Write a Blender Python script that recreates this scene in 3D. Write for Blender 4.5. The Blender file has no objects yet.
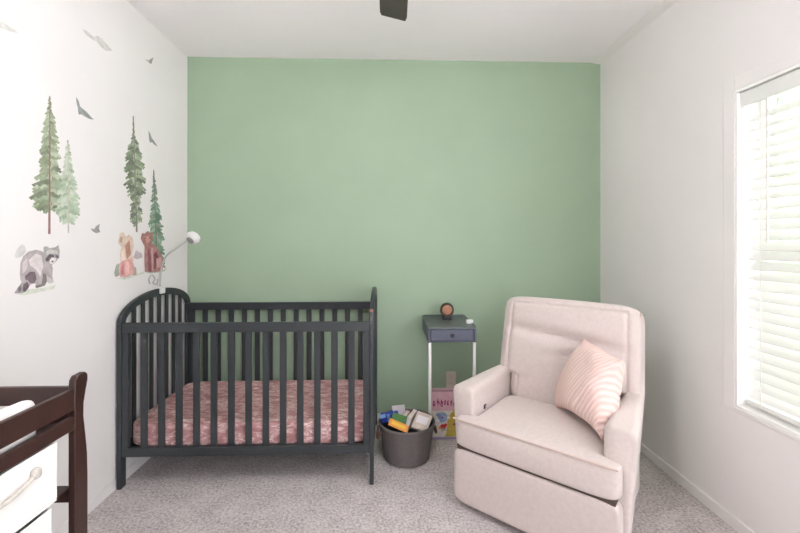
import bpy, bmesh, math, random
from mathutils import Vector, Matrix
rnd = random.Random(7)
scene = bpy.context.scene
COL = scene.collection
PI = math.pi

# ------------------------------------------------------------------ camera frame
YAW = math.atan(13 / 400); SN, CS = math.sin(YAW), math.cos(YAW)
CAM_Z = 1.287
XL, XR, YB, YF, ZC = -1.414, 1.563, 2.883, -1.25, 2.60
WT = 0.12

def ray(u, v):
    a, b = (u - 400) / 400, (242 - v) / 400
    return Vector((SN + a * CS, CS - a * SN, b))
def on_x(u, v, x):
    d = ray(u, v); return Vector((0, 0, CAM_Z)) + d * (x / d.x)

# ------------------------------------------------------------------ materials
def srgb(r, g, b):
    f = lambda c: (c / 255 / 12.92) if c / 255 <= 0.04045 else ((c / 255 + 0.055) / 1.055) ** 2.4
    return (f(r), f(g), f(b), 1)

def material(name, col, rough=0.6, col2=None, scale=40, bump=0.0, bscale=None, metal=0.0, stretch=None, detail=3, lo=.35, hi=.65, spec=0.5, sheen=0.0):
    m = bpy.data.materials.new(name); m.use_nodes = True
    nt = m.node_tree; N, L = nt.nodes, nt.links
    p = N['Principled BSDF']
    p.inputs['Base Color'].default_value = srgb(*col)
    p.inputs['Roughness'].default_value = rough
    p.inputs['Metallic'].default_value = metal
    p.inputs['Specular IOR Level'].default_value = spec
    if sheen: p.inputs['Sheen Weight'].default_value = sheen
    tc = N.new('ShaderNodeTexCoord'); mp = N.new('ShaderNodeMapping')
    L.new(tc.outputs['Object'], mp.inputs['Vector'])
    if stretch: mp.inputs['Scale'].default_value = stretch
    no = N.new('ShaderNodeTexNoise'); no.inputs['Scale'].default_value = scale; no.inputs['Detail'].default_value = detail
    L.new(mp.outputs[0], no.inputs['Vector'])
    if col2:
        r = N.new('ShaderNodeValToRGB')
        r.color_ramp.elements[0].position = lo; r.color_ramp.elements[0].color = srgb(*col)
        r.color_ramp.elements[1].position = hi; r.color_ramp.elements[1].color = srgb(*col2)
        L.new(no.outputs['Fac'], r.inputs['Fac']); L.new(r.outputs[0], p.inputs['Base Color'])
    if bump:
        nb = no
        if bscale:
            nb = N.new('ShaderNodeTexNoise'); nb.inputs['Scale'].default_value = bscale; nb.inputs['Detail'].default_value = 2
            L.new(mp.outputs[0], nb.inputs['Vector'])
        bp = N.new('ShaderNodeBump'); bp.inputs['Strength'].default_value = bump; bp.inputs['Distance'].default_value = 0.004
        L.new(nb.outputs['Fac'], bp.inputs['Height']); L.new(bp.outputs[0], p.inputs['Normal'])
    return m

M = {}
M['white_wall'] = material('white_wall_paint', (229, 225, 223), .75, (231, 227, 225), 3, .04, 160)
M['green_wall'] = material('sage_green_paint', (152, 173, 147), .6, (155, 176, 150), 3, .04, 160)
M['ceiling'] = material('ceiling_paint', (243, 238, 239), .85, (244, 239, 240), 4, .06, 120)
M['trim'] = material('trim_paint', (226, 222, 219), .5)
M['cove'] = material('cove_paint', (238, 234, 232), .7)
M['vinyl'] = material('white_vinyl', (240, 239, 236), .35)
M['blind'] = material('blind_white', (226, 225, 221), .4)
M['cord'] = material('cord_white', (215, 213, 208), .7)
M['crib'] = material('charcoal_paint', (48, 52, 55), .42, (52, 56, 59), 6)
M['mattress_base'] = material('dark_support', (30, 31, 33), .7)
M['wood'] = material('espresso_wood', (62, 38, 33), .38, (50, 29, 26), 14, .03, 60, stretch=(1, 1, .2))
M['bolt'] = material('copper_bolt', (150, 105, 92), .4, metal=.3)
M['chair'] = material('blush_fabric', (196, 183, 178), .9, (202, 189, 184), 60, .12, 420, sheen=.3)
M['piping'] = material('blush_piping', (196, 176, 166), .9)
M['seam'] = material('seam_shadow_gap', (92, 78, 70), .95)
M['button'] = material('dark_button', (58, 58, 64), .4)
M['steel'] = material('button_steel', (160, 160, 165), .3, metal=.8)
M['table'] = material('slate_grey_paint', (84, 88, 104), .45, (88, 92, 108), 8)
M['table_top'] = material('slate_top', (86, 92, 92), .35, (92, 98, 98), 8)
M['leg_white'] = material('white_metal', (228, 228, 222), .4)
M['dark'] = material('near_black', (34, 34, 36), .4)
M['clock_wood'] = material('dark_brown_wood', (66, 56, 46), .5, (80, 66, 50), 30)
M['copper'] = material('copper_face', (176, 124, 92), .45, (160, 108, 84), 40)
M['basket'] = material('grey_weave', (112, 105, 102), .85, (94, 88, 87), 220, .4, 300)
M['basket_rim'] = material('dark_felt', (48, 47, 56), .9, (56, 54, 62), 120, .2)
M['leather'] = material('brown_leather', (108, 82, 70), .6)
M['blue'] = material('blue_toy', (40, 62, 160), .4)
M['light_blue'] = material('light_blue_toy', (128, 168, 214), .4)
M['paper'] = material('white_paper', (226, 220, 222), .7)
M['cream'] = material('cream_paper', (212, 198, 188), .7, (196, 180, 168), 60)
M['tan'] = material('tan_cover', (182, 160, 146), .6, (150, 124, 112), 30)
M['orange'] = material('orange_cover', (222, 148, 70), .5)
M['yellow'] = material('yellow_cover', (232, 190, 70), .5)
M['green'] = material('green_cover', (84, 132, 76), .5)
M['pink'] = material('pink_print', (214, 176, 184), .5, (206, 162, 174), 20)
M['magenta'] = material('magenta_print', (156, 60, 110), .5)
M['red'] = material('red_print', (200, 40, 44), .5)
M['print_white'] = material('white_print', (222, 216, 208), .5, (200, 190, 180), 40)
M['print_blue'] = material('blue_print', (130, 160, 196), .5, (160, 180, 206), 40)
M['print_yellow'] = material('yellow_print', (206, 186, 84), .5, (190, 164, 70), 40)
M['lilac'] = material('lilac_edge', (150, 148, 176), .5)
M['outlet'] = material('outlet_beige', (206, 198, 184), .5)
M['steel_grey'] = material('pale_grey_tube', (176, 174, 172), .4)
M['white_plastic'] = material('white_plastic', (232, 232, 230), .35)
M['grey_plastic'] = material('grey_plastic', (150, 148, 146), .4)
M['bin'] = material('white_canvas', (240, 238, 235), .85, (236, 234, 231), 30, .08, 300)
M['rope'] = material('pale_rope', (212, 206, 198), .9, (190, 184, 176), 90, .2)
M['pad'] = material('white_pad_cover', (242, 238, 236), .85, None, 60, .1, 240)
M['fan'] = material('dark_fan_wood', (66, 61, 55), .5, (58, 53, 48), 12)
M['bronze'] = material('dark_bronze', (50, 46, 42), .4, metal=.4)
M['bounce_ground'] = material('pale_bounce_paving', (203, 205, 208), .9, (211, 213, 216), 3)  # invented pale paving, serves as a reflector outside
M['grass'] = material('lawn_grass', (106, 114, 92), .9, (122, 130, 106), 3)
M['leaf'] = material('hedge_leaf', (92, 114, 80), .8, (120, 140, 100), 9)

def carpet_mat():
    m = bpy.data.materials.new('speckled_carpet'); m.use_nodes = True
    N, L = m.node_tree.nodes, m.node_tree.links; p = N['Principled BSDF']
    p.inputs['Roughness'].default_value = 1; p.inputs['Specular IOR Level'].default_value = .1
    tc = N.new('ShaderNodeTexCoord')
    a = N.new('ShaderNodeTexNoise'); a.inputs['Scale'].default_value = 78; a.inputs['Detail'].default_value = 4; a.inputs['Roughness'].default_value = .7
    b = N.new('ShaderNodeTexNoise'); b.inputs['Scale'].default_value = 9; b.inputs['Detail'].default_value = 3
    mx = N.new('ShaderNodeMath'); mx.operation = 'MULTIPLY_ADD'; mx.inputs[1].default_value = .22
    r = N.new('ShaderNodeValToRGB'); e = r.color_ramp.elements
    e[0].position = .42; e[0].color = srgb(146, 137, 135)
    e[1].position = .80; e[1].color = srgb(224, 217, 213)
    k = e.new(.6); k.color = srgb(194, 186, 184)
    for n in (a, b): L.new(tc.outputs['Object'], n.inputs['Vector'])
    L.new(b.outputs['Fac'], mx.inputs[0]); L.new(a.outputs['Fac'], mx.inputs[2]); L.new(mx.outputs[0], r.inputs[0])
    L.new(r.outputs[0], p.inputs['Base Color'])
    bp = N.new('ShaderNodeBump'); bp.inputs['Strength'].default_value = .7; bp.inputs['Distance'].default_value = .01
    L.new(a.outputs['Fac'], bp.inputs['Height']); L.new(bp.outputs[0], p.inputs['Normal'])
    return m
M['carpet'] = carpet_mat()

def sheet_mat():
    m = bpy.data.materials.new('pink_patterned_sheet'); m.use_nodes = True
    N, L = m.node_tree.nodes, m.node_tree.links; p = N['Principled BSDF']
    p.inputs['Roughness'].default_value = .9
    tc = N.new('ShaderNodeTexCoord'); mp = N.new('ShaderNodeMapping'); mp.inputs['Scale'].default_value = (1, 2.4, 2.4)
    L.new(tc.outputs['Object'], mp.inputs[0])
    w = N.new('ShaderNodeTexNoise'); w.inputs['Scale'].default_value = 13; w.inputs['Detail'].default_value = 2.5; w.inputs['Distortion'].default_value = 1.4
    L.new(mp.outputs[0], w.inputs['Vector'])
    r = N.new('ShaderNodeValToRGB'); e = r.color_ramp.elements
    e[0].position = .34; e[0].color = srgb(166, 120, 119)
    e[1].position = .70; e[1].color = srgb(240, 224, 220)
    for ps, c in ((.46, (188, 142, 141)), (.53, (194, 150, 149)), (.565, (240, 222, 218)), (.60, (190, 147, 143)), (.66, (194, 150, 149))):
        k = e.new(ps); k.color = srgb(*c)
    L.new(w.outputs['Fac'], r.inputs[0]); L.new(r.outputs[0], p.inputs['Base Color'])
    return m
M['sheet'] = sheet_mat()

def pillow_mat():
    m = bpy.data.materials.new('pink_ribbed_pillow'); m.use_nodes = True
    N, L = m.node_tree.nodes, m.node_tree.links; p = N['Principled BSDF']; p.inputs['Roughness'].default_value = .9
    tc = N.new('ShaderNodeTexCoord'); w = N.new('ShaderNodeTexWave'); w.inputs['Scale'].default_value = 18; w.inputs['Distortion'].default_value = .5; mp = N.new('ShaderNodeMapping'); mp.inputs['Rotation'].default_value = (0, math.radians(62), 0)
    w.inputs['Detail'].default_value = 1; w.bands_direction = 'Z'
    L.new(tc.outputs['Object'], mp.inputs[0]); L.new(mp.outputs[0], w.inputs['Vector'])
    r = N.new('ShaderNodeValToRGB'); e = r.color_ramp.elements
    e[0].position = .25; e[0].color = srgb(222, 190, 181); e[1].position = .85; e[1].color = srgb(232, 208, 201)
    L.new(w.outputs['Fac'], r.inputs[0]); L.new(r.outputs[0], p.inputs['Base Color'])
    bp = N.new('ShaderNodeBump'); bp.inputs['Strength'].default_value = .5; bp.inputs['Distance'].default_value = .006
    L.new(w.outputs['Fac'], bp.inputs['Height']); L.new(bp.outputs[0], p.inputs['Normal'])
    return m
M['pillow'] = pillow_mat()

def glass_mat():
    m = bpy.data.materials.new('window_glass'); m.use_nodes = True
    N, L = m.node_tree.nodes, m.node_tree.links; N.clear()
    o = N.new('ShaderNodeOutputMaterial'); t = N.new('ShaderNodeBsdfTransparent'); g = N.new('ShaderNodeBsdfGlossy'); x = N.new('ShaderNodeMixShader')
    g.inputs['Roughness'].default_value = .02; x.inputs[0].default_value = .06; t.inputs[0].default_value = (.97, .98, .97, 1)
    L.new(t.outputs[0], x.inputs[1]); L.new(g.outputs[0], x.inputs[2]); L.new(x.outputs[0], o.inputs[0])
    return m
M['glass'] = glass_mat()

def fill_glow_mat(strength):
    m = bpy.data.materials.new('fill_globe_glow'); m.use_nodes = True
    p = m.node_tree.nodes['Principled BSDF']
    p.inputs['Base Color'].default_value = (.9, .9, .88, 1)
    p.inputs['Emission Color'].default_value = (1, .99, 1.01, 1); p.inputs['Emission Strength'].default_value = strength
    return m
FILL_GLOW = 40.0  # strength of the added fill glow under the fan
M['globe'] = fill_glow_mat(FILL_GLOW)

# ------------------------------------------------------------------ mesh helpers
class MB:
    def __init__(s): s.bm = bmesh.new(); s.mats = []
    def mi(s, m):
        if m is None: return 0
        if m not in s.mats: s.mats.append(m)
        return s.mats.index(m)
    def faces(s, vs, fs, m=None):
        i = s.mi(m); bv = [s.bm.verts.new(v) for v in vs]
        for f in fs:
            try: s.bm.faces.new([bv[k] for k in f]).material_index = i
            except ValueError: pass
        return s
    def box(s, x0, x1, y0, y1, z0, z1, m=None, mat=None):
        vs = [Vector((x, y, z)) for z in (z0, z1) for y in (y0, y1) for x in (x0, x1)]
        if mat is not None: vs = [mat @ v for v in vs]
        return s.faces(vs, [(0, 2, 3, 1), (4, 5, 7, 6), (0, 1, 5, 4), (2, 6, 7, 3), (0, 4, 6, 2), (1, 3, 7, 5)], m)
    def prism(s, pts, axis, a, b, m=None):
        """outline pts extruded along axis from a to b; axis 'x': pts=(y,z); 'y': (x,z); 'z': (x,y)"""
        def P(p, h):
            return Vector((h, p[0], p[1])) if axis == 'x' else Vector((p[0], h, p[1])) if axis == 'y' else Vector((p[0], p[1], h))
        n = len(pts); vs = [P(p, a) for p in pts] + [P(p, b) for p in pts]
        fs = [tuple(range(n)), tuple(range(2 * n - 1, n - 1, -1))] + [(i, i + n, (i + 1) % n + n, (i + 1) % n) for i in range(n)]
        return s.faces(vs, fs, m)
    def strip(s, inner, outer, axis, a, b, m=None):
        """band between two open polylines, extruded along x: quads, closed"""
        def P(p, h): return Vector((h, p[0], p[1])) if axis == 'x' else Vector((p[0], h, p[1]))
        n = len(inner); vs = [P(p, h) for h in (a, b) for l in (inner, outer) for p in l]
        I, O, I2, O2 = 0, n, 2 * n, 3 * n; fs = []
        for i in range(n - 1):
            fs += [(I + i, I + i + 1, O + i + 1, O + i), (I2 + i, O2 + i, O2 + i + 1, I2 + i + 1), (I + i, I2 + i, I2 + i + 1, I + i + 1), (O + i, O + i + 1, O2 + i + 1, O2 + i)]
        fs += [(I, O, O2, I2), (I + n - 1, I2 + n - 1, O2 + n - 1, O + n - 1)]
        return s.faces(vs, fs, m)
    def tube(s, pts, r, seg=8, m=None):
        pts = [Vector(p) for p in pts]; rings = []
        rr = r if isinstance(r, (list, tuple)) else [r] * len(pts)
        up = Vector((.13, .21, .97)).normalized(); prev = None
        for i, p in enumerate(pts):
            t = (pts[min(i + 1, len(pts) - 1)] - pts[max(i - 1, 0)]).normalized()
            if prev is None:
                prev = t.cross(up)
                if prev.length < .2: prev = t.cross(Vector((1, 0, 0)))
            n = (prev - t * prev.dot(t)).normalized(); b = t.cross(n); prev = n
            rings.append([p + (n * math.cos(2 * PI * k / seg) + b * math.sin(2 * PI * k / seg)) * rr[i] for k in range(seg)])
        vs = [v for g in rings for v in g]; fs = []
        for i in range(len(pts) - 1):
            for k in range(seg):
                fs.append((i * seg + k, i * seg + (k + 1) % seg, (i + 1) * seg + (k + 1) % seg, (i + 1) * seg + k))
        fs += [tuple(range(seg - 1, -1, -1)), tuple(range((len(pts) - 1) * seg, len(pts) * seg))]
        return s.faces(vs, fs, m)
    def lathe(s, prof, seg=32, m=None, mat=None, closed=False):
        mat = mat or Matrix(); n = len(prof); vs = []
        for k in range(seg):
            a = 2 * PI * k / seg
            for r, z in prof: vs.append(mat @ Vector((r * math.cos(a), r * math.sin(a), z)))
        fs = []
        for k in range(seg):
            for i in range(n if closed else n - 1):
                j = (i + 1) % n
                fs.append((k * n + i, ((k + 1) % seg) * n + i, ((k + 1) % seg) * n + j, k * n + j))
        return s.faces(vs, fs, m)
    def cushion(s, x0, x1, y0, y1, z0, z1, e=(4, 4, 4), puff=0, n=20, m=None, mat=None):
        """rounded box: a subdivided cube pushed onto a superellipsoid; keeps a soft fat outline"""
        cx, cy, cz = (x0 + x1) / 2, (y0 + y1) / 2, (z0 + z1) / 2; hx, hy, hz = (x1 - x0) / 2, (y1 - y0) / 2, (z1 - z0) / 2
        mat = mat or Matrix(); idx = {}; vs = []; fs = []
        def vid(a, b, c):
            key = (round(a, 5), round(b, 5), round(c, 5))
            if key not in idx:
                p = e[0]
                L = (abs(a) ** p + abs(b) ** p + abs(c) ** p) ** (1 / p)
                q = Vector((a / L, b / L, c / L))
                if puff:
                    q.z *= 1 + puff * (1 - min(1, a * a)) * (1 - min(1, b * b))
                vs.append(mat @ Vector((cx + hx * q.x, cy + hy * q.y, cz + hz * q.z))); idx[key] = len(vs) - 1
            return idx[key]
        g = [math.sin(PI / 2 * (-1 + 2 * i / n)) for i in range(n + 1)]
        for ax in range(3):
            for sg in (-1, 1):
                for i in range(n):
                    for j in range(n):
                        q = []
                        for (u, v) in ((g[i], g[j]), (g[i + 1], g[j]), (g[i + 1], g[j + 1]), (g[i], g[j + 1])):
                            c = [u, v]; c.insert(ax, sg); q.append(vid(*c))
                        fs.append(tuple(q))
        return s.faces(vs, fs, m)
    def build(s, name, mat=None, parent=None, bevel=0, smooth=None, seg=2, origin=None, subsurf=0):
        bmesh.ops.recalc_face_normals(s.bm, faces=s.bm.faces)
        me = bpy.data.meshes.new(name)
        if origin is not None: bmesh.ops.translate(s.bm, verts=s.bm.verts, vec=-Vector(origin))
        s.bm.to_mesh(me); s.bm.free()
        for k in (s.mats if s.mats else [mat]): me.materials.append(k)
        if smooth is None: smooth = bevel == 0
        if smooth or bevel:
            for p in me.polygons: p.use_smooth = True
            me.set_sharp_from_angle(angle=math.radians(42))
        o = bpy.data.objects.new(name, me); COL.objects.link(o)
        if origin is not None: o.location = origin
        if parent is not None: o.parent = parent
        if bevel:
            b = o.modifiers.new('Bevel', 'BEVEL'); b.width = bevel; b.segments = seg; b.limit_method = 'ANGLE'; b.angle_limit = math.radians(40); b.harden_normals = True
        return o

def tag(o, label=None, cat=None, group=None, kind=None):
    if label: o['label'] = label
    if cat: o['category'] = cat
    if group: o['group'] = group
    if kind: o['kind'] = kind
    return o
def empty(name, loc, rz=0, **k):
    o = bpy.data.objects.new(name, None); COL.objects.link(o); o.location = loc; o.rotation_euler = (0, 0, rz)
    o.empty_display_size = .1
    return tag(o, **k)
def structure(name, mb, mat=None, parent=None, bevel=0):
    o = mb.build(name, mat, parent, bevel=bevel, smooth=False)
    if parent is None: o['kind'] = 'structure'
    return o

# ------------------------------------------------------------------ room shell
WY0, WY1, WZ0, WZ1 = 0.30, 1.742, 0.548, 1.963           # window in the right wall
RX0, RX1, RZ0, RZ1 = 0.40, 1.15, 0.95, 2.10             # small unseen window added in the rear wall for fill light
SY0, SY1, SZ0, SZ1 = -1.16, -0.02, 0.35, 2.20              # unseen window added in the right wall behind the camera, for fill
structure('floor', MB().box(XL - WT, XR + WT, YF - WT, YB + WT, -.10, 0), M['carpet'])
structure('ceiling', MB().box(XL - WT, XR + WT, YF - WT, YB + WT, ZC, ZC + .1), M['ceiling'])
structure('wall_left', MB().box(XL - WT, XL, YF - WT, YB + WT, 0, ZC), M['white_wall'])
structure('wall_back', MB().box(XL, XR, YB, YB + WT, 0, ZC), M['green_wall'])
b = MB()
b.box(XR, XR + WT, YF - WT, SY0, 0, ZC).box(XR, XR + WT, SY1, WY0, 0, ZC).box(XR, XR + WT, SY0, SY1, 0, SZ0).box(XR, XR + WT, SY0, SY1, SZ1, ZC)
b.box(XR, XR + WT, WY1, YB + WT, 0, ZC).box(XR, XR + WT, WY0, WY1, 0, WZ0).box(XR, XR + WT, WY0, WY1, WZ1, ZC)
structure('wall_right', b, M['white_wall'])
b = MB().box(XL, RX0, YF - WT, YF, 0, ZC).box(RX1, XR, YF - WT, YF, 0, ZC).box(RX0, RX1, YF - WT, YF, 0, RZ0).box(RX0, RX1, YF - WT, YF, RZ1, ZC)
structure('wall_rear', b, M['white_wall'])
BH = .055
structure('baseboard_right', MB().box(XR - .012, XR, YF, YB, 0, BH), M['trim'], bevel=.003)
structure('baseboard_left', MB().box(XL, XL + .004, YF, YB, 0, BH), M['white_wall'], bevel=.001)
structure('baseboard_back', MB().box(XL + .004, XR - .012, YB - .012, YB, 0, BH), M['trim'], bevel=.003)
# flat cove strip along the ceiling over the window wall
b = MB(); b.prism([(XR, ZC), (XR, ZC - .012), (XR - .068, ZC - .003), (XR - .07, ZC)], 'y', YF, YB)
structure('trim_1', b, M['cove'])

# window in the right wall
def window(name, axis, a, p0, p1, z0, z1, out, casing):
    """a = inner wall face coordinate, out = +1/-1 outward direction"""
    def bx(mb, d0, d1, q0, q1, r0, r1):
        lo, hi = sorted((a + out * d0, a + out * d1))
        if axis == 'x': mb.box(lo, hi, q0, q1, r0, r1)
        else: mb.box(q0, q1, lo, hi, r0, r1)
    root = MB(); f = .03
    # jamb liner (reveal)
    bx(root, -.006, WT, p0, p0 + .012, z0, z1); bx(root, -.006, WT, p1 - .012, p1, z0, z1)
    bx(root, -.006, WT, p0 + .012, p1 - .012, z1 - .012, z1); bx(root, -.006, WT, p0 + .012, p1 - .012, z0, z0 + .012)
    o = structure(name, root, M['vinyl'])
    fr = MB(); d0, d1 = .088, .112
    q0, q1, r0, r1 = p0 + .012, p1 - .012, z0 + .012, z1 - .012
    bx(fr, d0, d1, q0, q0 + .045, r0, r1); bx(fr, d0, d1, q1 - .045, q1, r0, r1)
    bx(fr, d0, d1, q0 + .045, q1 - .045, r0, r0 + .045); bx(fr, d0, d1, q0 + .045, q1 - .045, r1 - .045, r1)
    zm = (r0 + r1) / 2; bx(fr, d0, d1, q0 + .045, q1 - .045, zm - .02, zm + .02)
    fr.build('window_frame', M['vinyl'], o, bevel=.003)
    gl = MB(); bx(gl, .099, .101, q0 + .04, q1 - .04, r0 + .04, r1 - .04); gl.build('glass_pane', M['glass'], o, smooth=False)
    cs = MB(); w = casing; t = .008
    bx(cs, -t, 0, p0 - w, p0, z0 - w * .3, z1 + w); bx(cs, -t, 0, p1, p1 + w, z0 - w * .3, z1 + w)
    bx(cs, -t, 0, p0, p1, z1, z1 + w); bx(cs, -t, 0, p0, p1, z0 - w * .3, z0)
    cs.build('window_casing', M['white_wall'], o, bevel=.003)
    return o
window('window_1', 'x', XR, WY0, WY1, WZ0, WZ1, 1, .06)
window('fill_window_right', 'x', XR, SY0, SY1, SZ0, SZ1, 1, .06)  # added out of view, lights the chair and left wall
window('fill_window_rear', 'y', YF, RX0, RX1, RZ0, RZ1, -1, .06)  # added out of view, brightens the back wall

# outside ground, made pale to bounce neutral daylight up to the ceiling
structure('ground', MB().box(-30, 30, -30, 30, -.66, -.62), M['bounce_ground'])
structure('shading_overhang', MB().box(XR + WT, XR + WT + .85, .06, YB + WT, 2.30, 2.38), M['trim'])  # unseen overhang added to keep sky light off the blind
o = MB().box(XR + .6, 12, .05, 9, -.62, -.60).build('lawn', M['grass'], smooth=False)
tag(o, 'green lawn outside the window with the blind', 'lawn', kind='structure')
hr = random.Random(4); mb = MB()
mb.cushion(3.3, 4.5, -.1, 6.5, -.6, 2.7, e=(7,) * 3, n=12)
for _ in range(5200):
    f = hr.random()
    if f < .62: c = Vector((3.3 + hr.uniform(-.10, .08), hr.uniform(-.1, 6.5), hr.uniform(-.55, 2.65)))
    elif f < .85: c = Vector((hr.uniform(3.3, 4.5), hr.uniform(-.1, 6.5), 2.68 + hr.uniform(-.06, .12)))
    else: c = Vector((hr.uniform(3.3, 4.5), -.1 + hr.uniform(-.08, .08), hr.uniform(-.55, 2.65)))
    a = Vector((hr.uniform(-1, 1), hr.uniform(-1, 1), hr.uniform(-1, 1))).normalized(); b_ = a.orthogonal().normalized()
    l, w_ = hr.uniform(.05, .10), hr.uniform(.02, .035)
    mb.faces([c - a * l, c + b_ * w_, c + a * l, c - b_ * w_], [(0, 1, 2, 3)])
o = mb.build('hedge', M['leaf'], smooth=False)
tag(o, 'green hedge outside the window, glimpsed between the blind slats', 'hedge', kind='stuff')

# ------------------------------------------------------------------ window blind
by0, by1 = WY0 + .02, WY1 - .024
bl = empty('window_blind', (XR + .045, (by0 + by1) / 2, WZ1 - .012), label='white slatted blind lowered inside the bright window', cat='blind')
def blpart(mb, name, mat, **k):
    o = mb.build(name, mat, bl, **k); o.matrix_parent_inverse = Matrix.Translation(bl.location).inverted(); return o
zt = WZ1 - .012
blpart(MB().box(XR + .022, XR + .078, by0, by1, zt - .045, zt - .001), 'headrail', M['blind'])
blpart(MB().box(XR + .006, XR + .016, by0 - .004, by1 + .012, zt - .068, zt - .004).box(XR + .016, XR + .05, by1 + .006, by1 + .012, zt - .068, zt - .004), 'valance', M['blind'], bevel=.002)
zb = WZ0 + .045
pitch = .0432; sx = XR + .048; tilt = math.radians(48); k = 0
z = zb + .03
slat_me = None
while z < zt - .085:
    if slat_me is None:
        mb = MB(); prof = []
        for i in range(7):
            t = -1 + i / 3; prof.append((t * .025, .0022 * (1 - t * t)))
        prof2 = [(x, y - .0028) for x, y in reversed(prof)]
        mb.prism(prof + prof2, 'y', by0, by1)
        bmesh.ops.rotate(mb.bm, verts=mb.bm.verts, cent=(0, 0, 0), matrix=Matrix.Rotation(-tilt, 3, 'Y'))
        so = mb.build('slat', M['blind'], bl, smooth=True); slat_me = so.data
    else:
        so = bpy.data.objects.new('slat', slat_me); COL.objects.link(so); so.parent = bl
    so.matrix_parent_inverse = Matrix.Translation(bl.location).inverted()
    so.location = (sx, 0, z); z += pitch
blpart(MB().box(sx - .024, sx + .024, by0, by1, zb - .018, zb + .002), 'bottom_rail', M['blind'], bevel=.003)
for yy in (by1 - .07, (by0 + by1) / 2, by0 + .07):
    mb = MB()
    for dx in (-.027, .027): mb.tube([(sx + dx, yy, zb), (sx + dx, yy, zt - .04)], .0012, 6)
    blpart(mb, 'ladder_cord', M['cord'])
wy = on_x(767.5, 100, XR + .004).y
blpart(MB().tube([(XR + .003, wy, zt - .07), (XR + .001, wy - .002, 1.285)], .0042, 8), 'tilt_wand', M['cord'])

# ------------------------------------------------------------------ ceiling fan
FX, FY = .02, 1.06
fan = empty('ceiling_fan', (FX, FY, ZC), label='dark ceiling fan, one blade reaching into view at the ceiling', cat='fan')
def fpart(mb, name, mat, par=None, **k):
    o = mb.build(name, mat, par or fan, **k); o.matrix_parent_inverse = Matrix.Translation(fan.location).inverted(); return o
T = Matrix.Translation((FX, FY, 0))
fpart(MB().lathe([(0, ZC), (.07, ZC), (.065, ZC - .05), (.02, ZC - .07), (0, ZC - .07)], 24, mat=T), 'canopy', M['bronze'])
fpart(MB().lathe([(0, ZC - .06), (.013, ZC - .06), (.013, 2.33), (0, 2.33)], 12, mat=T), 'downrod', M['bronze'])
fpart(MB().lathe([(0, 2.34), (.07, 2.335), (.11, 2.30), (.11, 2.235), (.08, 2.205), (0, 2.20)], 32, mat=T), 'motor_housing', M['bronze'])
fpart(MB().lathe([(0, 2.20), (.10, 2.20), (.12, 2.16), (.10, 2.11), (.05, 2.085), (0, 2.08)], 32, mat=T), 'fill_globe', M['globe'])  # glowing globe added above the view to fill the room with light
for k in range(5):
    A = T @ Matrix.Rotation(2 * PI * k / 5 - .012, 4, 'Z') @ Matrix.Translation((0, 0, 2.252)) @ Matrix.Rotation(math.radians(9), 4, 'Y')
    mb = MB(); pts = [(-.045, .16), (.045, .16), (.056, .40), (.058, .64), (.052, .668), (-.052, .652), (-.058, .63), (-.056, .40)]
    vs = [A @ Vector((x, y, h)) for h in (-.004, .004) for x, y in pts]; n = len(pts)
    mb.faces(vs, [tuple(range(n)), tuple(range(2 * n - 1, n - 1, -1))] + [(i, (i + 1) % n, (i + 1) % n + n, i + n) for i in range(n)])
    bo = fpart(mb, 'blade', M['fan'], bevel=.002)
    mb = MB().box(-.02, .02, .09, .22, -.012, -.0045, mat=A); fpart(mb, 'blade_bracket', M['bronze'])

# ------------------------------------------------------------------ crib
CX0, CX1, CY0, CY1 = -1.402, -.070, 2.12, 2.862
crib = empty('crib', ((CX0 + CX1) / 2, (CY0 + CY1) / 2, 0), label='charcoal grey slatted crib with arched ends in the corner', cat='crib')
CI = Matrix.Translation(crib.location).inverted()
def cpart(mb, name, mat, par=None, **k):
    o = mb.build(name, mat, par or crib, **k)
    if par is None: o.matrix_parent_inverse = CI
    return o
cyc, chw = (CY0 + CY1) / 2, (CY1 - CY0) / 2
ET, PW = .022, .045                                        # end board thickness, post width
def arch(hw, z0, h, n=28):
    return [(cyc + hw * math.cos(PI - PI * i / n), z0 + h * math.sin(PI - PI * i / n)) for i in range(n + 1)]
def arch_z(y, hw, z0, h):
    t = (y - cyc) / hw; return z0 + h * math.sqrt(max(0, 1 - t * t))
for x0 in (CX0, CX1 - ET):
    x1 = x0 + ET
    mb = MB(); mb.strip(arch(chw - PW, .86, .100), arch(chw, .86, .143), 'x', x0, x1)
    ep = cpart(mb, 'end_panel', M['crib'], bevel=.004)
    cpart(MB().box(x0 + .001, x1 - .001, CY0 + PW - .001, CY1 - PW + .001, .165, .215), 'bottom_rail', M['crib'], ep, bevel=.003)
    for y in (CY0, CY1 - PW):
        mb = MB().box(x0, x1, y, y + PW, 0, .86); lg = cpart(mb, 'leg', M['crib'], ep, bevel=.004)
    n = 7
    for i in range(n):
        y = CY0 + PW + (CY1 - CY0 - 2 * PW) * (i + 1) / (n + 1)
        mb = MB().box(x0 + .005, x1 - .005, y - .0145, y + .0145, .21, arch_z(y, chw - PW, .86, .100) + .012)
        cpart(mb, 'slat', M['crib'], ep, bevel=.003)
for yc in (CY0 + .018, CY1 - .018):
    x0, x1 = CX0 + ET, CX1 - ET; t = .013
    mb = MB().box(x0, x1, yc - t, yc + t, .813, .863).box(x0, x1, yc - t, yc + t, .166, .212)
    mb.box(x0, x0 + .034, yc - t, yc + t, .212, .813).box(x1 - .034, x1, yc - t, yc + t, .212, .813)
    sp = cpart(mb, 'side_panel', M['crib'], bevel=.003)
    for i in range(13):
        x = -1.2715 + .0902 * i
        cpart(MB().box(x - .0168, x + .0168, yc - .007, yc + .007, .21, .815), 'slat', M['crib'], sp, bevel=.003)
cpart(MB().box(CX0 + ET, CX1 - ET, CY0 + .034, CY1 - .034, .175, .197), 'mattress_support', M['mattress_base'])
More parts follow.
